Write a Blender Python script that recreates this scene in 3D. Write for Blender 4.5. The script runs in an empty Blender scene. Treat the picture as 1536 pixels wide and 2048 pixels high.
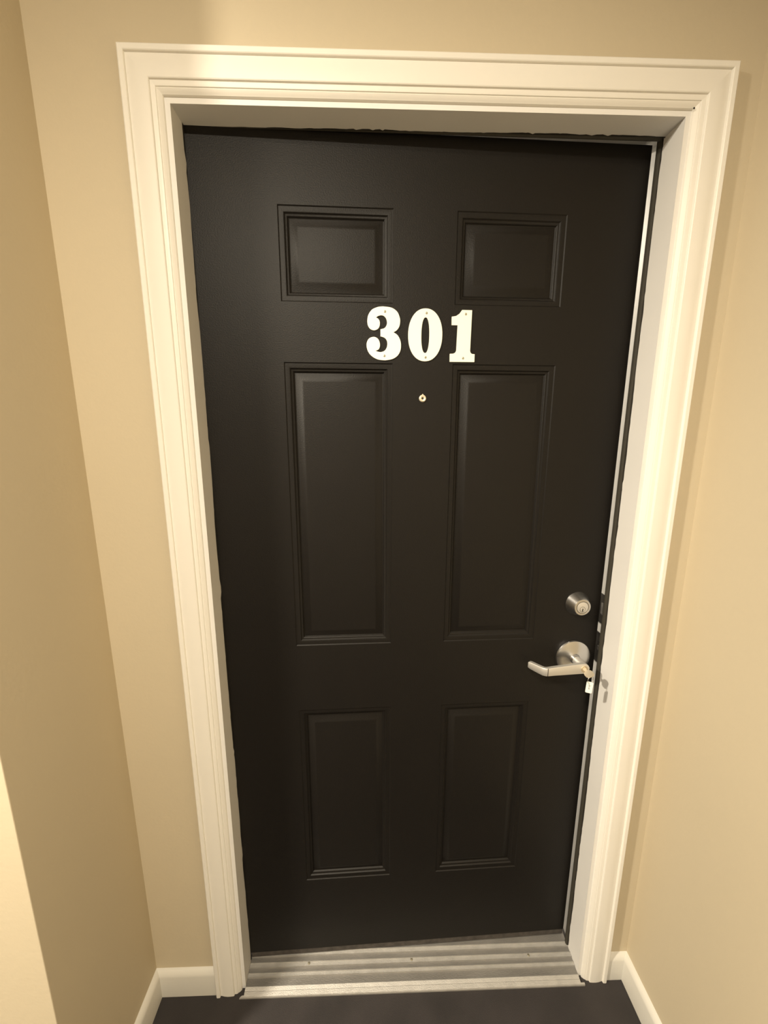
import bpy, bmesh, math, random
from mathutils import Vector, Matrix
random.seed(7)
C = bpy.context.scene.collection
sc = bpy.context.scene

# ------------------------------------------------------------------ camera
cam_d = bpy.data.cameras.new('camera')
cam = bpy.data.objects.new('camera', cam_d)
C.objects.link(cam)
sc.camera = cam
cam_d.sensor_fit = 'VERTICAL'
cam_d.sensor_height = 36.0
cam_d.lens = 814.03 / 2048 * 36.0
cam_d.clip_start = 0.02
RX, RY, RZ = -0.198191, -0.002241, -0.030224
M = Matrix.Rotation(RZ, 4, 'Z') @ Matrix.Rotation(RX, 4, 'X') @ Matrix.Rotation(RY, 4, 'Y') @ Matrix.Rotation(math.pi/2, 4, 'X')
cam.matrix_world = Matrix.Translation((0.34739, -0.84267, 1.48968)) @ M

# ------------------------------------------------------------------ world, lights, exposure
w = bpy.data.worlds.new('world')
sc.world = w
w.use_nodes = True
w.node_tree.nodes['Background'].inputs[0].default_value = (0.9, 0.8, 0.65, 1)
w.node_tree.nodes['Background'].inputs[1].default_value = 0.0
sc.view_settings.view_transform = 'Standard'
sc.view_settings.look = 'None'
sc.view_settings.gamma = 1.0
sc.view_settings.use_curve_mapping = False
sc.view_settings.exposure = 0.06

WARM = (1.0, 0.89, 0.71)
# downlights (x, y, watts): two hallway, last added indoors to light the door gap
DOWNLIGHTS = [(-1.05, -1.00, 98.0), (0.04, -1.40, 43.0), (0.35, 1.45, 55.0)]
LAMP_Z = 2.425

def lamp(name, pos, power, color=WARM):
    d = bpy.data.lights.new(name, 'AREA')
    d.shape = 'DISK'
    d.size = 0.11
    d.energy = power
    d.color = color
    o = bpy.data.objects.new(name, d)
    o.location = pos          # an area light looks down its own -Z
    C.objects.link(o)
    return o
for x_, y_, p_ in DOWNLIGHTS:
    lamp('downlight_beam', (x_, y_, LAMP_Z), p_)

# ------------------------------------------------------------------ materials
def mat(name, col, rough=0.5, metal=0.0, bump=0.0, bscale=200, var=0.0, vscale=4, spec=0.5, aniso=0.0, stretch=None, coat=0.0):
    m = bpy.data.materials.new(name)
    m.use_nodes = True
    nt = m.node_tree
    b = nt.nodes['Principled BSDF']
    b.inputs['Base Color'].default_value = (*col, 1)
    b.inputs['Roughness'].default_value = rough
    b.inputs['Metallic'].default_value = metal
    b.inputs['Specular IOR Level'].default_value = spec
    b.inputs['Anisotropic'].default_value = aniso
    b.inputs['Coat Weight'].default_value = coat
    tc = nt.nodes.new('ShaderNodeTexCoord')
    mp = nt.nodes.new('ShaderNodeMapping')
    nt.links.new(tc.outputs['Object'], mp.inputs['Vector'])
    if stretch: mp.inputs['Scale'].default_value = stretch
    if bump > 0:
        n = nt.nodes.new('ShaderNodeTexNoise')
        n.inputs['Scale'].default_value = bscale
        n.inputs['Detail'].default_value = 3
        nt.links.new(mp.outputs[0], n.inputs['Vector'])
        bp = nt.nodes.new('ShaderNodeBump')
        bp.inputs['Strength'].default_value = bump
        bp.inputs['Distance'].default_value = 0.001
        nt.links.new(n.outputs['Fac'], bp.inputs['Height'])
        nt.links.new(bp.outputs['Normal'], b.inputs['Normal'])
    if var > 0:
        n2 = nt.nodes.new('ShaderNodeTexNoise')
        n2.inputs['Scale'].default_value = vscale
        n2.inputs['Detail'].default_value = 5
        nt.links.new(mp.outputs[0], n2.inputs['Vector'])
        r = nt.nodes.new('ShaderNodeMapRange')
        r.inputs['From Min'].default_value = 0.25
        r.inputs['From Max'].default_value = 0.75
        r.inputs['To Min'].default_value = 1 - var
        r.inputs['To Max'].default_value = 1 + var
        nt.links.new(n2.outputs['Fac'], r.inputs['Value'])
        mx = nt.nodes.new('ShaderNodeVectorMath')
        mx.operation = 'SCALE'
        mx.inputs[0].default_value = col
        nt.links.new(r.outputs[0], mx.inputs['Scale'])
        nt.links.new(mx.outputs[0], b.inputs['Base Color'])
    return m

M_WALL = mat('tan_wall_paint', (0.585, 0.505, 0.365), 0.62, bump=0.25, bscale=120, var=0.02, vscale=2, spec=0.3)
M_TRIM = mat('white_trim_paint', (0.83, 0.80, 0.735), 0.42, bump=0.15, bscale=90, var=0.015, vscale=6)
M_BASE = mat('baseboard_paint_shaded', (0.66, 0.64, 0.585), 0.45, bump=0.15, bscale=90, var=0.02, vscale=6)  # greyer and darker than the trim; baseboard shade is put into this colour
M_JAMB = mat('white_jamb_paint', (0.80, 0.785, 0.76), 0.5, bump=0.15, bscale=90, var=0.02, vscale=8)
M_CEIL = mat('ceiling_paint', (0.86, 0.84, 0.81), 0.8)
M_DOOR = mat('black_door_paint', (0.0085, 0.0072, 0.0060), 0.47, bump=0.35, bscale=420, var=0.05, vscale=9, spec=0.22)
M_FLOOR = mat('dark_floor', (0.022, 0.018, 0.0175), 0.75, bump=0.6, bscale=600, var=0.35, vscale=9)
M_NICKEL = mat('satin_nickel', (0.61, 0.605, 0.60), 0.27, 1.0, bump=0.05, bscale=900)
M_NICKEL_FACE = mat('satin_nickel_face', (0.70, 0.68, 0.645), 0.5, 0.75)
M_BRASS = mat('brass', (0.74, 0.63, 0.45), 0.35, 1.0)
M_KEY = mat('key_nickel_silver', (0.66, 0.58, 0.45), 0.45, 0.55)
M_DARK = mat('keyway_black', (0.02, 0.018, 0.015), 0.5)
M_RUBBER = mat('weatherstrip_rubber', (0.035, 0.031, 0.022), 0.7, bump=0.4, bscale=300)
M_SWEEP = mat('grey_vinyl_sweep', (0.060, 0.052, 0.046), 0.65, bump=0.5, bscale=300, var=0.4, vscale=60)
M_NUM = mat('ivory_number_plate', (0.95, 0.95, 0.82), 0.5)
M_SCREW = mat('dull_screw', (0.42, 0.39, 0.30), 0.4, 0.8)
M_ALU = mat('aluminium_threshold_shaded', (0.20, 0.19, 0.175), 0.55, 0.4, bump=0.7, bscale=500, var=0.15, vscale=38, stretch=(0.35, 1, 1))  # darker copy of the tread metal, groove shade put into the colour
M_ALU_B = mat('aluminium_tread_lit', (0.41, 0.395, 0.37), 0.5, 0.45, bump=0.6, bscale=600, var=0.12, vscale=60, stretch=(0.6, 1, 1))  # lighter copy, highlights on ribs and front band put into the colour
M_STRIKE = mat('dark_strike_plate', (0.05, 0.045, 0.04), 0.4, 0.6, var=0.5, vscale=90)
M_TAG = mat('white_key_tag', (0.92, 0.92, 0.87), 0.5)
M_INK = mat('dark_ink', (0.03, 0.03, 0.045), 0.7)
M_PEEP = mat('peephole_ring', (0.80, 0.72, 0.55), 0.35, 0.3)
M_BLACKP = mat('black_paint_smear', (0.022, 0.019, 0.014), 0.55, bump=0.4, bscale=300)
M_FROST = bpy.data.materials.new('frosted_lamp_glass')
M_FROST.use_nodes = True
_b = M_FROST.node_tree.nodes['Principled BSDF']
_b.inputs['Base Color'].default_value = (0.9, 0.88, 0.82, 1)
_b.inputs['Emission Color'].default_value = (*WARM, 1)
_b.inputs['Emission Strength'].default_value = 3.0

# ------------------------------------------------------------------ mesh helpers
def obj(name, verts, faces, m, parent=None, smooth=False, angle=None):
    me = bpy.data.meshes.new(name)
    me.from_pydata([tuple(v) for v in verts], [], faces)
    me.validate()
    bm = bmesh.new(); bm.from_mesh(me)
    bmesh.ops.recalc_face_normals(bm, faces=bm.faces)
    bm.to_mesh(me); bm.free()
    me.materials.append(m)
    if smooth:
        for p in me.polygons: p.use_smooth = True
        if angle is not None:
            me.set_sharp_from_angle(angle=math.radians(angle))
    o = bpy.data.objects.new(name, me)
    C.objects.link(o)
    if parent is not None: o.parent = parent
    return o

def empty(name, loc=(0, 0, 0), rz=0.0):
    o = bpy.data.objects.new(name, None)
    o.empty_display_size = 0.05
    o.location = loc
    o.rotation_euler = (0, 0, rz)
    C.objects.link(o)
    return o

def structure(o):
    o['kind'] = 'structure'
    return o

def thing(o, label, cat, group=None):
    o['label'] = label; o['category'] = cat
    if group: o['group'] = group
    return o

def box_vf(x0, x1, y0, y1, z0, z1):
    v = [(x0,y0,z0),(x1,y0,z0),(x1,y1,z0),(x0,y1,z0),(x0,y0,z1),(x1,y0,z1),(x1,y1,z1),(x0,y1,z1)]
    f = [(0,3,2,1),(4,5,6,7),(0,1,5,4),(1,2,6,5),(2,3,7,6),(3,0,4,7)]
    return v, f

def boxes(name, lst, m, parent=None):
    V, F = [], []
    for b in lst:
        v, f = box_vf(*b)
        n = len(V)
        V += v; F += [tuple(i+n for i in q) for q in f]
    return obj(name, V, F, m, parent)

def extrude(name, prof, fn0, fn1, m, parent=None, smooth=False, angle=30, segs=1):
    """closed 2D profile carried from fn0(p) to fn1(p)"""
    V = []
    n = len(prof)
    for k in range(segs+1):
        t = k/segs
        for p in prof:
            a, b = Vector(fn0(p)), Vector(fn1(p))
            V.append(a.lerp(b, t))
    F = []
    for k in range(segs):
        for i in range(n):
            j = (i+1) % n
            F.append((k*n+i, k*n+j, (k+1)*n+j, (k+1)*n+i))
    F.append(tuple(range(n))[::-1]); F.append(tuple(segs*n+i for i in range(n)))
    return obj(name, V, F, m, parent, smooth, angle)

def lathe(name, prof, m, parent=None, seg=48, angle=35, mtx=None):
    """prof: (radius, out) ; axis is local -Y (out of the door)"""
    V, F = [], []
    rings = []
    for r, o in prof:
        if r < 1e-6:
            rings.append([len(V)]); V.append((0, -o, 0))
        else:
            rings.append(list(range(len(V), len(V)+seg)))
            for k in range(seg):
                a = 2*math.pi*k/seg
                V.append((r*math.cos(a), -o, r*math.sin(a)))
    for A, B in zip(rings, rings[1:]):
        if len(A) == 1 and len(B) == 1: continue
        for k in range(seg):
            j = (k+1) % seg
            if len(A) == 1: F.append((A[0], B[j], B[k]))
            elif len(B) == 1: F.append((A[k], A[j], B[0]))
            else: F.append((A[k], A[j], B[j], B[k]))
    if mtx is not None: V = [mtx @ Vector(v) for v in V]
    return obj(name, V, F, m, parent, True, angle)

def catmull(pts, corners=(), n=6):
    """closed curve through pts; points whose index is in corners stay sharp"""
    out = []
    N = len(pts)
    for i in range(N):
        p1, p2 = pts[i], pts[(i+1) % N]
        p0 = pts[i-1] if i not in corners else p1
        p3 = pts[(i+2) % N] if (i+1) % N not in corners else p2
        for k in range(n):
            t = k/n
            q = []
            for a in (0, 1):
                q.append(0.5*((2*p1[a]) + (-p0[a]+p2[a])*t + (2*p0[a]-5*p1[a]+4*p2[a]-p3[a])*t*t + (-p0[a]+3*p1[a]-3*p2[a]+p3[a])*t**3))
            out.append(tuple(q))
    return out

def plate(name, loops, thick, m, parent=None, y0=0.0, bevel=0.0):
    """2D loops (x,z), first outer then holes, as a plate with real thickness, made through a filled curve"""
    cu = bpy.data.curves.new(name, 'CURVE')
    cu.dimensions = '2D'; cu.fill_mode = 'BOTH'
    cu.extrude = thick/2 - bevel
    cu.bevel_depth = bevel; cu.bevel_resolution = 1
    for lp in loops:
        s = cu.splines.new('POLY')
        s.points.add(len(lp)-1)
        for p, q in zip(s.points, lp): p.co = (q[0], q[1], 0, 1)
        s.use_cyclic_u = True
    t = bpy.data.objects.new(name, cu)
    me = bpy.data.meshes.new_from_object(t)
    bpy.data.objects.remove(t)
    bpy.data.curves.remove(cu)
    me.transform(Matrix.Translation((0, y0 - thick/2, 0)) @ Matrix.Rotation(math.pi/2, 4, 'X'))
    me.materials.clear(); me.materials.append(m)
    me.name = name
    o = bpy.data.objects.new(name, me)
    C.objects.link(o)
    if parent is not None: o.parent = parent
    return o

# ------------------------------------------------------------------ dimensions (metres)
W, H = 0.915, 2.0446          # clear opening
STOP_L, STOP_R = 0.0504, 0.0575
XL, XR = -0.2315, 1.0455      # alcove side walls
YH = -0.28                    # hall wall plane left of the alcove
CEIL = 2.44
HX0, HY0 = -3.2, -3.6        # far hall end, opposite hall wall
WT = 0.12

# ------------------------------------------------------------------ room shell
ox0, ox1, oz = -0.03, W+0.03, H+0.03
structure(boxes('wall_back', [(XL-0.12, ox0, 0, WT, 0, CEIL), (ox1, XR+0.12, 0, WT, 0, CEIL), (ox0, ox1, 0, WT, oz, CEIL)], M_WALL))
# wall_left: alcove side wall with a slightly rounded outside corner, turning into the hall wall
def wall_left():
    r = 0.0015
    prof = [(XL, -0.0), (XL, YH+r)]
    for k in range(1, 6):
        a = math.pi/2*k/6
        prof.append((XL-r+r*math.cos(a), YH+r-r*math.sin(a)))
    prof += [(XL-r, YH), (HX0, YH), (HX0, YH+0.12), (XL-0.12, YH+0.12), (XL-0.12, 0)]
    return extrude('wall_left', prof, lambda p: (p[0], p[1], 0), lambda p: (p[0], p[1], CEIL), M_WALL, smooth=True, angle=35)
structure(wall_left())
structure(boxes('wall_right', [(XR, XR+0.12, HY0, 0, 0, CEIL)], M_WALL))
structure(boxes('wall_front', [(HX0, XR+0.12, HY0-0.12, HY0, 0, CEIL)], M_CEIL))
structure(boxes('wall_apartment', [(-1.5, XR+0.12, 2.28, 2.4, 0, CEIL), (XR, XR+0.12, WT, 2.28, 0, CEIL), (-1.5, -1.38, WT, 2.28, 0, CEIL), (-1.38, XL-0.12, 0, WT, 0, CEIL)], M_CEIL))
structure(boxes('wall_end', [(HX0-0.12, HX0, HY0-0.12, YH+0.12, 0, CEIL)], M_WALL))
structure(boxes('ceiling', [(HX0-0.12, XR+0.12, HY0-0.12, 2.4, CEIL, CEIL+0.1)], M_CEIL))
structure(boxes('floor', [(HX0-0.12, XR+0.12, HY0-0.12, 2.4, -0.08, 0)], M_FLOOR))

# baseboards: flat face with an eased, bevelled top
BB = [(0, 0), (0.013, 0), (0.013, 0.066), (0.0115, 0.071), (0.008, 0.0765), (0.003, 0.0805), (0, 0.0815)]
def bb_run(name, p0, p1, nrm, m0=0.0, m1=0.0):
    p0, p1, nrm = Vector(p0), Vector(p1), Vector(nrm)
    d = (p1-p0).normalized()
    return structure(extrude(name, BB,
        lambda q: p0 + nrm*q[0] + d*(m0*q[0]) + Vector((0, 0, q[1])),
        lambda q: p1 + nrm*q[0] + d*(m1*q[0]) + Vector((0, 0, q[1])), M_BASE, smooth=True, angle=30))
CASE_OUT = 0.0731
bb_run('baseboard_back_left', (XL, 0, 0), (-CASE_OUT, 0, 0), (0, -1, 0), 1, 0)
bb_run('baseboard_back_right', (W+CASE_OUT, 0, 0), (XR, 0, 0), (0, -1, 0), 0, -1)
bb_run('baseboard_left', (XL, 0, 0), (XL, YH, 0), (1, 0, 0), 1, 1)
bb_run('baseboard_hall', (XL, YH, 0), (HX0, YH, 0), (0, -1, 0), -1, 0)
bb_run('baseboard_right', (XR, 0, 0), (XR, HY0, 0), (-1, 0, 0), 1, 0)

# ------------------------------------------------------------------ casing (trim_1): colonial profile (u outward from the opening, t off the wall)
CP = [(0.0092, 0), (0.0092, 0.0034), (0.0100, 0.0050), (0.0120, 0.0064), (0.0148, 0.0088), (0.0166, 0.0097),
      (0.0176, 0.0094), (0.0184, 0.0112), (0.0215, 0.0122), (0.0258, 0.0124), (0.0266, 0.0154), (0.0280, 0.0163),
      (0.036, 0.0169), (0.044, 0.0170), (0.052, 0.0163), (0.058, 0.0151), (0.0624, 0.0144), (0.0630, 0.0180), (0.0642, 0.0190),
      (0.0712, 0.0192), (0.0731, 0.0178), (0.0731, 0)]
casing = empty('trim_1', (0, 0, 0))
structure(casing)
def side_casing(side):
    if side < 0:
        a = lambda q: (-q[0], -q[1], 0.0); b = lambda q: (-q[0], -q[1], H+q[0])
    else:
        a = lambda q: (W+q[0], -q[1], 0.0); b = lambda q: (W+q[0], -q[1], H+q[0])
    return extrude('side_casing', CP, a, b, M_TRIM, casing, smooth=True, angle=28)
side_casing(-1); side_casing(1)
extrude('head_casing', CP, lambda q: (-q[0], -q[1], H+q[0]), lambda q: (W+q[0], -q[1], H+q[0]), M_TRIM, casing, smooth=True, angle=28)
# small nail dimple where the head meets the right leg
lathe('nail_hole', [(0, 0.0005), (0.0016, 0.0004), (0.0018, 0)], M_BLACKP, casing, 12,
      mtx=Matrix.Translation((W+0.0075, -0.0088, H+0.0075)))

# ------------------------------------------------------------------ jambs (trim_2) with stops, weatherstrip, strike plates
frame = empty('trim_2', (0, 0, 0))
structure(frame)
RB = 0.012
LJ = [(-0.03, -0.0005), (0, -0.0005), (0, STOP_L), (-RB, STOP_L), (-RB, WT+0.01), (-0.03, WT+0.01)]
extrude('side_jamb', LJ, lambda q: (q[0], q[1], 0), lambda q: (q[0], q[1], H+0.03), M_JAMB, frame)
RJ = [(W+0.03, -0.0005), (W, -0.0005), (W, STOP_R), (W+RB, STOP_R), (W+RB, WT+0.01), (W+0.03, WT+0.01)]
extrude('side_jamb', RJ, lambda q: (q[0], q[1], 0), lambda q: (q[0], q[1], H+0.03), M_JAMB, frame)
HJ = [(-0.0005, H+0.03), (-0.0005, H), (STOP_L+0.002, H), (STOP_L+0.002, H+RB), (WT+0.01, H+RB), (WT+0.01, H+0.03)]
extrude('head_jamb', HJ, lambda q: (-0.0, q[0], q[1]), lambda q: (W, q[0], q[1]), M_JAMB, frame)
boxes('head_rebate_end', [(-RB, 0, STOP_L+0.002, WT+0.01, H+RB, H+0.03), (W, W+RB, STOP_L+0.002, WT+0.01, H+RB, H+0.03)], M_JAMB, frame)

def ragged(L, step, lo, hi, drips=0.06):
    """irregular brush edge: list of (distance, width)"""
    out, t, wd = [], 0.0, (lo+hi)/2
    while t < L:
        wd += random.uniform(-1, 1)*(hi-lo)*0.28
        wd = min(hi, max(lo, wd))
        out.append((t, wd if random.random() > drips else lo*0.3))
        t += step*random.uniform(0.4, 1.7)
    out.append((L, wd))
    return out
def ragged_strip(name, pts, fn, thick, m, parent):
    """strip from width w(t) to 0 laid on a face: fn(t, u, h)"""
    V, F = [], []
    for t, wd in pts:
        V += [fn(t, wd, 0), fn(t, -0.001, 0), fn(t, -0.001, thick), fn(t, wd, thick)]
    n = len(pts)
    for k in range(n-1):
        a, b = 4*k, 4*k+4
        for i in range(4):
            j = (i+1) % 4
            F.append((a+i, a+j, b+j, b+i))
    F += [(0, 1, 2, 3), (4*n-1, 4*n-2, 4*n-3, 4*n-4)]
    return obj(name, V, F, m, parent)
ragged_strip('paint_edge', ragged(H-0.02, 0.013, 0.0008, 0.0062), lambda t, u, h: (0.0002+h, STOP_L-u, 0.02+t), 0.0004, M_BLACKP, frame)
ragged_strip('paint_edge', ragged(H-0.02, 0.012, 0.0002, 0.0036, 0.03), lambda t, u, h: (W-0.0002-h, STOP_R-u, 0.02+t), 0.0004, M_BLACKP, frame)
ragged_strip('paint_edge', ragged(W, 0.008, 0.0004, 0.0042), lambda t, u, h: (t, STOP_L+0.002-u, H-0.0002-h), 0.0004, M_BLACKP, frame)
# flexible bulb weatherstrip behind the stops
def strip_prof(cx, cy, rx, ry, n=10):
    return [(cx+rx*math.cos(2*math.pi*k/n), cy+ry*math.sin(2*math.pi*k/n)) for k in range(n)]
wr = [(W+RB, STOP_R+0.0005), (W-0.003, STOP_R+0.0005), (W-0.0055, STOP_R+0.004), (W-0.0052, STOP_R+0.010), (W-0.002, STOP_R+0.0125), (W+0.004, STOP_R+0.011), (W+0.006, STOP_R+0.006), (W+RB, STOP_R+0.0055)]
extrude('weatherstrip', wr, lambda q: (q[0], q[1], 0.016), lambda q: (q[0], q[1], H+0.004), M_RUBBER, frame, True, 40)
ht = STOP_L+0.0022
wh = [(ht, H+RB), (ht, H-0.0005), (ht+0.0045, H-0.0035), (ht+0.009, H-0.002), (ht+0.010, H+0.003), (ht+0.006, H+0.006), (ht+0.006, H+RB)]
# head strip squeezes against the hinge side of the door, so it starts a little in
extrude('weatherstrip', wh, lambda q: (0.0 if q[0] > 0 else 0, min(q[0], ht+0.0012), max(q[1], H-0.0005)), lambda q: (W-0.004, q[0], q[1]), M_RUBBER, frame, True, 40, segs=3)

# deadbolt strike and latch strike on the lock-side rebate
def strike(z0, z1, slot):
    x = W+RB
    o = boxes('strike_plate', [(x-0.0016, x+0.001, 0.0720, 0.1180, z0, z1)], M_STRIKE, frame)
    return o
s1 = strike(1.012, 1.088, None)
boxes('bolt_slot', [(W+RB-0.0022, W+RB-0.0014, 0.090, 0.1005, 1.036, 1.066)], M_NICKEL, s1)
s2 = strike(0.905, 0.985, None)
boxes('latch_scuff', [(W+RB-0.0021, W+RB-0.0014, 0.086, 0.094, 0.962, 0.976), (W+RB-0.0021, W+RB-0.0014, 0.090, 0.098, 0.938, 0.950)], M_NICKEL, s2)

# ------------------------------------------------------------------ threshold
TP = [(-0.0235, 0.0), (-0.0235, 0.0040), (-0.0040, 0.0082), (0.0120, 0.0092), (0.0240, 0.0100), (0.0310, 0.0104), (0.0450, 0.0114), (0.0540, 0.0120),
      (0.0680, 0.0132), (0.0860, 0.0150), (0.1000, 0.0150), (0.125, 0.013), (0.130, 0.0)]
thr = extrude('door_threshold', TP, lambda q: (0.0005, q[0], q[1]+0.0002), lambda q: (W-0.0005, q[0], q[1]+0.0002), M_ALU)
def rib(name, y0, y1, zb0, zb1, h, lipw):
    """raised tread with a small lip along each edge"""
    p = [(y0, zb0-0.001), (y0+0.0006, zb0+h+0.0012), (y0+0.0006+lipw, zb0+h+0.0013), (y0+0.0010+lipw, zb0+h), (y1-0.0010-lipw, zb1+h), (y1-0.0006-lipw, zb1+h+0.0013), (y1-0.0006, zb1+h+0.0012), (y1, zb1-0.001)]
    return extrude(name, p, lambda q: (0.0006, q[0], q[1]+0.0002), lambda q: (W-0.0006, q[0], q[1]+0.0002), M_ALU_B, thr)
rib('rib', 0.0130, 0.0226, 0.0093, 0.0099, 0.0030, 0.0012)
rib('rib', 0.0322, 0.0436, 0.0105, 0.0113, 0.0034, 0.0010)
rib('rib', 0.0553, 0.0668, 0.0121, 0.0131, 0.0032, 0.0012)
fb = [(-0.0232, 0.0042), (-0.0225, 0.0068), (-0.0140, 0.0092), (-0.0130, 0.0086), (-0.0055, 0.0112), (-0.0040, 0.0108), (-0.0034, 0.0080)]
extrude('front_band', fb, lambda q: (0.0006, q[0], q[1]+0.0003), lambda q: (W-0.0006, q[0], q[1]+0.0003), M_ALU_B, thr)
thing(thr, 'ribbed aluminium threshold across the foot of the black door', 'threshold')
lip = [(-0.0238, 0.0004), (-0.0238, 0.0044), (-0.0225, 0.0066), (-0.0197, 0.0072), (-0.0197, 0.0004)]
extrude('front_lip', lip, lambda q: (-0.011 + (q[0]+0.0238)*1.6, q[0], q[1]+0.0003), lambda q: (W+0.010, q[0], q[1]+0.0003), M_ALU_B, thr)
for sx in (0.165, 0.455, 0.791):
    s = lathe('screw', [(0, 0.0012), (0.0022, 0.0012), (0.0032, 0.0002), (0.0032, -0.001)], M_SCREW, thr, 16,
          mtx=Matrix.Translation((sx, 0.0383, 0.0158)) @ Matrix.Rotation(-math.pi/2, 4, 'X'))

# ------------------------------------------------------------------ the door
TH = 0.033807
door = empty('door_1', (0.003, 0.050433, 0), TH)
structure(door)
DX0, DX1, DZ0, DZ1 = -0.012, 0.908, 0.040, 2.0490
DT = 0.044
xs = [DX0, 0.1621, 0.3900, 0.5182, 0.7451, DX1]
zs = [DZ0, 0.2829, 0.8078, 0.9823, 1.6286, 1.7457, 1.9201, DZ1]
def door_slab():
    V, F = [], []
    idx = {}
    def vid(x, y, z):
        k = (round(x, 5), round(y, 5), round(z, 5))
        if k not in idx:
            idx[k] = len(V); V.append((x, y, z))
        return idx[k]
    e = 0.0012   # eased edge
    X = [DX0+e] + xs[1:-1] + [DX1-e]
    Z = [DZ0+e] + zs[1:-1] + [DZ1-e]
    for i in range(5):
        for j in range(7):
            if i in (1, 3) and j in (1, 3, 5): continue
            F.append((vid(X[i], 0, Z[j]), vid(X[i+1], 0, Z[j]), vid(X[i+1], 0, Z[j+1]), vid(X[i], 0, Z[j+1])))
    # eased edges, sides, back
    for i in range(5):
        for zf, ze in ((Z[0], DZ0), (Z[-1], DZ1)):
            a, b = vid(X[i], 0, zf), vid(X[i+1], 0, zf)
            xa = DX0 if i == 0 else X[i]; xb = DX1 if i == 4 else X[i+1]
            c, d = vid(xb, e, ze), vid(xa, e, ze)
            F.append((a, b, c, d))
            F.append((d, c, vid(xb, DT, ze), vid(xa, DT, ze)))
    for j in range(7):
        for xf, xe in ((X[0], DX0), (X[-1], DX1)):
            a, b = vid(xf, 0, Z[j]), vid(xf, 0, Z[j+1])
            za = DZ0 if j == 0 else Z[j]; zb = DZ1 if j == 6 else Z[j+1]
            c, d = vid(xe, e, zb), vid(xe, e, za)
            F.append((a, b, c, d))
            F.append((d, c, vid(xe, DT, zb), vid(xe, DT, za)))
    XB = [DX0] + xs[1:-1] + [DX1]; ZB = [DZ0] + zs[1:-1] + [DZ1]
    for i in range(5):
        for j in range(7):
            F.append((vid(XB[i], DT, ZB[j]), vid(XB[i+1], DT, ZB[j]), vid(XB[i+1], DT, ZB[j+1]), vid(XB[i], DT, ZB[j+1])))
    return obj('door_slab', V, F, M_DOOR, door)
door_slab()
# embossed panel section: w inward from the outer lip, depth into the door
PP = [(0, 0), (0.0010, 0.0012), (0.0020, 0.0019), (0.0032, 0.0019), (0.0098, 0.0022), (0.0114, 0.0028), (0.0130, 0.0052), (0.0142, 0.0058),
      (0.0162, 0.0060), (0.0176, 0.0070), (0.0192, 0.0098), (0.0206, 0.0104), (0.0230, 0.0098), (0.0350, 0.0034), (0.0370, 0.0026), (0.0392, 0.0024)]
for i in (1, 3):
    for j in (5, 3, 1):
        x0, x1, z0, z1 = xs[i], xs[i+1], zs[j], zs[j+1]
        V, F = [], []
        for wd, dp in PP:
            V += [(x0+wd, dp, z0+wd), (x1-wd, dp, z0+wd), (x1-wd, dp, z1-wd), (x0+wd, dp, z1-wd)]
        for k in range(len(PP)-1):
            for q in range(4):
                r = (q+1) % 4
                F.append((4*k+q, 4*k+r, 4*k+4+r, 4*k+4+q))
        n = 4*(len(PP)-1)
        F.append((n, n+1, n+2, n+3))
        # closed back
        nb = len(V)
        V += [(x0, 0.02, z0), (x1, 0.02, z0), (x1, 0.02, z1), (x0, 0.02, z1)]
        F.append((nb, nb+3, nb+2, nb+1))
        for q in range(4):
            r = (q+1) % 4
            F.append((q, r, nb+r, nb+q))
        obj('panel', V, F, M_DOOR, door, True, 32)
# sweep under the door
sw = [(0.002, 0.0405), (0.0015, 0.0230), (0.005, 0.0185), (0.036, 0.0185), (0.040, 0.0405)]
extrude('door_sweep', sw, lambda q: (DX0+0.012, q[0], q[1]), lambda q: (DX1-0.002, q[0], q[1]), M_SWEEP, door)

# ---- numerals
GS, GZ = 0.001067/5.486, 0.000968/5.486*1.005
def g(p, xo):   # traced type units -> metres in the plane of the door
    return (0.3350 + (p[0]-181)*GS + xo, 1.7372 - (p[1]-137)*GZ)
three = [(375,128),(450,140),(505,180),(532,240),(537,290),(528,340),(502,380),(465,405),(510,435),(540,490),(549,550),(541,612),(511,665),(460,700),(400,714),(365,716),(300,708),
         (240,675),(200,628),(182,570),(184,520),(205,480),(240,462),(272,462),(302,482),(319,520),(321,560),(311,590),(290,605),(268,610),(300,623),(335,627),(375,610),(398,572),
         (404,530),(396,492),(372,465),(330,450),(330,375),(370,362),(392,335),(400,298),(390,255),(366,228),(335,220),(302,229),(278,248),(303,260),(319,290),(318,335),(300,368),
         (262,385),(222,372),(197,335),(190,285),(200,222),(237,165),(290,137),(335,128)]
three_c = {7, 29, 37, 38, 46}
def ell(cx, cy, rx, ry, n=56, pw=2.15):
    out = []
    for k in range(n):
        a = 2*math.pi*k/n
        c, s = math.cos(a), math.sin(a)
        out.append((cx+rx*math.copysign(abs(c)**(2/pw), c), cy+ry*math.copysign(abs(s)**(2/pw), s)))
    return out
one = [(1205,147),(1312,147),(1308,600),(1315,622),(1332,634),(1360,636),(1360,724),(1088,724),(1088,636),(1122,634),(1146,622),(1158,597),(1162,312),(1097,312),(1097,222),(1142,214),(1178,188)]
digits = [([catmull(three, three_c, 5)], [(375, 180), (370, 667)], 'ivory numeral 3 with a screw at top and bottom'),
          ([ell(812, 430, 184, 292), ell(813, 432, 45, 199, 40, 2.3)], [(820, 187), (818, 678)], 'ivory numeral 0 in the middle of the house number'),
          ([one], [(1245, 190), (1232, 682)], 'ivory numeral 1 with a flat slab foot')]
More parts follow.
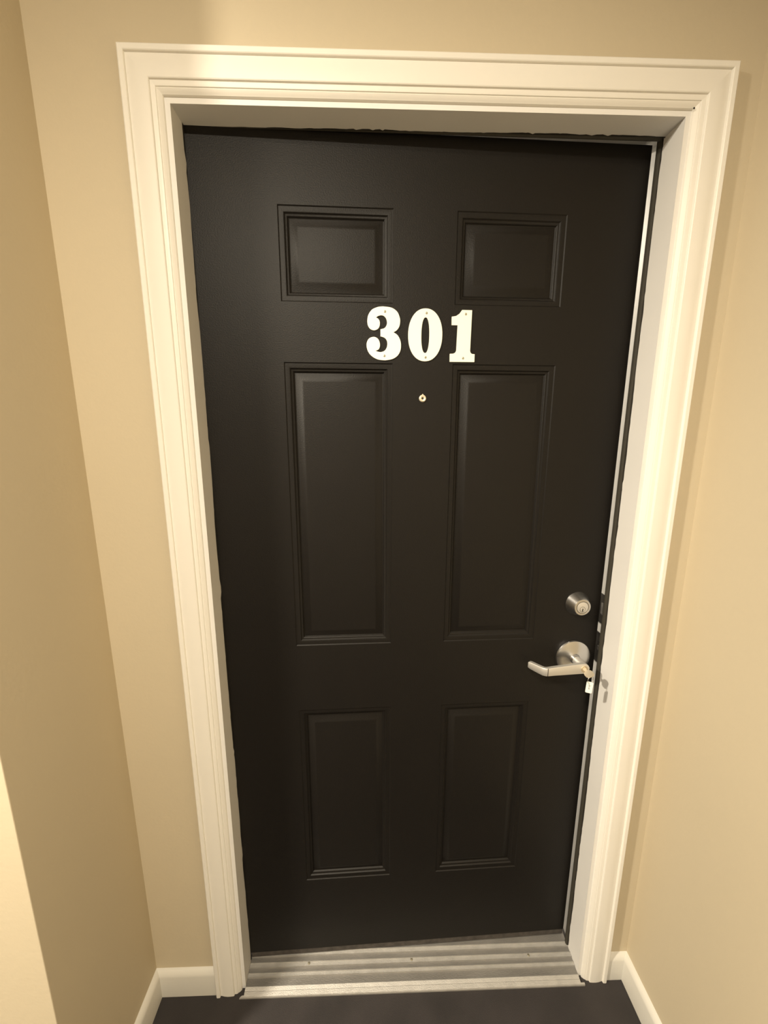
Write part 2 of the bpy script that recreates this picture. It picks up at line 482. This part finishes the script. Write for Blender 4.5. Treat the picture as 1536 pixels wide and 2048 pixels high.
for loops, scr, lab in digits:
    d = plate('house_numeral', [[g(p, 0) for p in lp] for lp in loops], 0.0026, M_NUM, door, 0.0, 0.0003)
    d['label'] = lab
    for sp in scr:
        x, z = g(sp, 0)
        s = lathe('screw', [(0, 0.0034), (0.0010, 0.0038), (0.0023, 0.0032), (0.0023, 0.0020)], M_SCREW, d, 14, mtx=Matrix.Translation((x, 0, z)))

# ---- peephole
pz = (0.4549, 0, 1.5572)
pe = lathe('peephole', [(0.0, 0.0012), (0.0022, 0.0012), (0.0030, 0.0032), (0.0056, 0.0042), (0.0072, 0.0030), (0.0078, 0.0)], M_PEEP, door, 28, mtx=Matrix.Translation(pz))
lathe('lens', [(0, 0.0026), (0.0014, 0.0023), (0.0021, 0.0014)], M_DARK, pe, 16, mtx=Matrix.Translation(pz))
V = [(pz[0]-0.0022, -0.0006, pz[2]+0.0068), (pz[0]+0.0022, -0.0006, pz[2]+0.0068), (pz[0], -0.0006, pz[2]+0.0098),
     (pz[0]-0.0022, -0.0030, pz[2]+0.0068), (pz[0]+0.0022, -0.0030, pz[2]+0.0068), (pz[0], -0.0014, pz[2]+0.0098)]
obj('notch_tab', V, [(0,1,2),(3,5,4),(0,3,4,1),(1,4,5,2),(2,5,3,0)], M_PEEP, pe)

# ---- deadbolt
db = Matrix.Translation((0.8480, 0, 1.0740))
D1 = lathe('deadbolt', [(0.0300, 0), (0.0302, 0.0016), (0.0296, 0.0030), (0.0208, 0.0232), (0.0198, 0.0250), (0.0180, 0.0256), (0.0152, 0.0254), (0.0146, 0.0246), (0, 0.0246)], M_NICKEL, door, 64, 25, db)
lathe('lock_cylinder', [(0.0141, 0.0240), (0.0141, 0.0254), (0.0134, 0.0258), (0.0, 0.0258)], M_NICKEL_FACE, D1, 48, 30, db)
pl = Matrix.Translation((0.8480, 0, 1.0692))
lathe('plug_groove', [(0.0068, 0.0257), (0.0068, 0.02585), (0.0060, 0.02590), (0.0060, 0.0257)], M_DARK, D1, 32, 30, pl)
lathe('cylinder_groove', [(0.0147, 0.0250), (0.0147, 0.02555), (0.0140, 0.02560), (0.0140, 0.0250)], M_STRIKE, D1, 48, 30, db)
lathe('key_plug', [(0.0058, 0.0257), (0.0058, 0.0264), (0.0052, 0.0266), (0, 0.0266)], M_NICKEL_FACE, D1, 32, 30, pl)
kx, kz, ko = 0.8480, 1.0686, 0.0267
def kscale(p): return (kx+(p[0]-kx)*1.35, kz+(p[1]-kz)*1.15)
kw = [(kx-0.0004, kz+0.0034), (kx+0.0007, kz+0.0034), (kx+0.0007, kz+0.0016), (kx+0.0015, kz+0.0008), (kx+0.0006, kz-0.0004), (kx+0.0010, kz-0.0036), (kx-0.0012, kz-0.0036), (kx-0.0009, kz-0.0010), (kx-0.0016, kz+0.0004), (kx-0.0005, kz+0.0012)]
plate('keyway', [[kscale(p) for p in kw]], 0.0004, M_DARK, D1, -ko+0.0002)

# ---- lever set
LC = (0.8478, 0, 0.9330)
lv = Matrix.Translation(LC)
L0 = lathe('lever_set', [(0.0437, 0), (0.0440, 0.0055), (0.0428, 0.0082), (0.0400, 0.0094), (0.0300, 0.0112), (0.0180, 0.0138), (0.0130, 0.0152), (0.0118, 0.0175), (0.0112, 0.024)], M_NICKEL, door, 72, 22, lv)
lathe('neck', [(0.0112, 0.0150), (0.0108, 0.030), (0.0112, 0.042), (0.0118, 0.050)], M_NICKEL_FACE, L0, 40, 30, lv)
# lever bar: stations (s, out, z centre, half height), closed section swept along the path
def lever_bar():
    st = []
    r = 0.0128
    for k in range(9):
        a = math.pi/2*k/8
        hh = max(0.0035, r*math.sin(a))
        st.append((LC[0]+r*math.cos(a), 0.0535, 0.9322, hh))
    st += [(0.83, 0.0535, 0.9312, 0.0124), (0.80, 0.0535, 0.9290, 0.0114), (0.775, 0.0535, 0.9272, 0.0105), (0.762, 0.0535, 0.9260, 0.0101), (0.7575, 0.0530, 0.9256, 0.0100),
           (0.7530, 0.0500, 0.9250, 0.0098), (0.7490, 0.0440, 0.9245, 0.0096), (0.7420, 0.0330, 0.9240, 0.0092), (0.7345, 0.0215, 0.9238, 0.0088), (0.7322, 0.0180, 0.9238, 0.0082), (0.7312, 0.0165, 0.9238, 0.0070)]
    th = 0.0048
    sec = [(-1, -0.82), (-0.8, -1), (0.8, -1), (1, -0.82), (1, 0.82), (0.8, 1), (-0.8, 1), (-1, 0.82)]
    V, F = [], []
    for i, (s, o, zc, hh) in enumerate(st):
        a = st[max(0, i-1)]; b = st[min(len(st)-1, i+1)]
        t = Vector((b[0]-a[0], b[1]-a[1])).normalized()
        n = Vector((t.y, -t.x))
        for u, v in sec:
            V.append((s+n.x*u*th, -(o+n.y*u*th), zc+v*hh))
    m = len(sec)
    for i in range(len(st)-1):
        for k in range(m):
            j = (k+1) % m
            F.append((i*m+k, i*m+j, (i+1)*m+j, (i+1)*m+k))
    F.append(tuple(range(m))); F.append(tuple((len(st)-1)*m+k for k in range(m))[::-1])
    o = obj('lever', V, F, M_NICKEL_FACE, L0, True, 35)
    return o
lever_bar()
boxes('face_seam', [(0.7590, 0.7602, -0.0585, -0.0575, 0.9163, 0.9357)], M_DARK, L0)
lc = Matrix.Translation((0.8478, 0, 0.9322))
cyl = lathe('lock_cylinder', [(0.0082, 0.0580), (0.0082, 0.0592), (0.0070, 0.0594), (0.0068, 0.0586), (0.0060, 0.0586), (0.0060, 0.0600), (0, 0.0602)], M_KEY, L0, 36, 25, lc)
lathe('brass_ring', [(0.0078, 0.0590), (0.0078, 0.0597), (0.0066, 0.0597), (0.0066, 0.0588)], M_BRASS, L0, 36, 25, lc)

# ------------------------------------------------------------------ key left in the lever lock, and its tag: both stand on their own
def W_(s, out, z):
    """door-plane coordinates to world"""
    return Vector((0.003 + s*math.cos(TH) + out*math.sin(TH), 0.050433 + s*math.sin(TH) - out*math.cos(TH), z))
k0 = W_(0.8478, 0.0602, 0.9322)
key = empty('door_key', k0, TH)
thing(key, 'small brass key left standing in the lever lock, its bow pointing outwards', 'key')
def key_part(name, pts, th, m, roll):
    """outline (out, height) cut from sheet of thickness th, rolled about the key's axis"""
    V = []
    for sgn in (-1, 1):
        for o, h in pts:
            v = Vector((sgn*th/2, -o, h))
            v.rotate(Matrix.Rotation(roll, 3, 'Y'))
            V.append(v)
    n = len(pts)
    F = [tuple(range(n))[::-1], tuple(range(n, 2*n))]
    for i in range(n):
        j = (i+1) % n
        F.append((i, j, n+j, n+i))
    return obj(name, V, F, m, key)
roll = math.radians(62)
key_part('blade', [(-0.001, -0.0034), (0.010, -0.0034), (0.010, 0.0034), (-0.001, 0.0034)], 0.0019, M_KEY, roll)
bow = [(0.008, -0.0045), (0.011, -0.0085), (0.016, -0.0100), (0.024, -0.0098), (0.0285, -0.0070), (0.0290, 0.0), (0.0285, 0.0070), (0.024, 0.0098), (0.016, 0.0100), (0.011, 0.0085), (0.008, 0.0045)]
key_part('bow', bow, 0.0021, M_KEY, roll)

def ring_mesh(name, R, r, m, parent, mtx, n=40, k=8):
    V, F = [], []
    for i in range(n):
        a = 2*math.pi*i/n
        for j in range(k):
            b = 2*math.pi*j/k
            V.append(mtx @ Vector(((R+r*math.cos(b))*math.cos(a), r*math.sin(b), (R+r*math.cos(b))*math.sin(a))))
    for i in range(n):
        for j in range(k):
            F.append((i*k+j, ((i+1) % n)*k+j, ((i+1) % n)*k+(j+1) % k, i*k+(j+1) % k))
    return obj(name, V, F, m, parent, True)
kt = W_(0.8478, 0.0870, 0.9225)
tag = empty('key_tag', kt, TH)
thing(tag, 'little white key tag with handwriting hanging by a ring from the brass key', 'key tag')
ring_mesh('split_ring', 0.0088, 0.0006, M_NICKEL, tag, Matrix.Rotation(math.radians(18), 4, 'Z'))
ty = Matrix.Rotation(math.radians(-22), 4, 'Z') @ Matrix.Rotation(math.radians(3), 4, 'Y')
def rrect(w0, w1, z0, z1, r, n=5):
    out = []
    for cx, cz, a0 in ((w1-r, z1-r, 0), (w0+r, z1-r, 90), (w0+r, z0+r, 180), (w1-r, z0+r, 270)):
        for k in range(n):
            a = math.radians(a0+90*k/(n-1))
            out.append((cx+r*math.cos(a), cz+r*math.sin(a)))
    return out
tg = plate('tag', [rrect(-0.0068, 0.0068, -0.0335, -0.0058, 0.0022)], 0.0020, M_TAG, tag, 0.0010, 0.0003)
tg.data.transform(ty)
def stroke(pts, wd=0.00045):
    out_l, out_r = [], []
    for i, p in enumerate(pts):
        a = Vector(pts[max(0, i-1)]); b = Vector(pts[min(len(pts)-1, i+1)])
        t = (b-a).normalized(); n = Vector((-t.y, t.x))*wd
        out_l.append(tuple(Vector(p)+n)); out_r.append(tuple(Vector(p)-n))
    return out_l + out_r[::-1]
# handwriting "301" running down the tag
hw = [[(-0.0028,-0.0135),(-0.0010,-0.0120),(-0.0004,-0.0136),(-0.0016,-0.0148),(0.0002,-0.0146),(0.0004,-0.0166),(-0.0020,-0.0172)],
      [(0.0024,-0.0132),(0.0028,-0.0146)],
      [(-0.0022,-0.0200),(-0.0004,-0.0194),(0.0002,-0.0208),(-0.0016,-0.0232),(0.0012,-0.0236)]]
for st in hw:
    q = plate('handwriting', [stroke(st)], 0.0002, M_INK, tg, -0.0010)
    q.data.transform(ty)

# ------------------------------------------------------------------ recessed ceiling downlights: the hallway's two, plus one added in the apartment
LL = ['recessed ceiling downlight in the hallway, left of the door recess', 'recessed ceiling downlight on the far side of the hallway facing the black door', 'added unseen downlight inside the apartment, brightening the gap beside the black door']
for (x_, y_, p_), lab in zip(DOWNLIGHTS, LL):
    lp = empty('ceiling_downlight', (x_, y_, CEIL))
    thing(lp, lab, 'ceiling light', 'recessed downlights')
    up = Matrix.Rotation(math.pi/2, 4, 'X')     # lathe axis (-Y) turned to point down
    lathe('trim_ring', [(0.052, 0.001), (0.052, 0.004), (0.078, 0.004), (0.084, 0.0)], M_TRIM, lp, 40, 30, up)
    lathe('lens', [(0.0, 0.002), (0.052, 0.002), (0.053, 0.0)], M_FROST, lp, 40, 30, up)
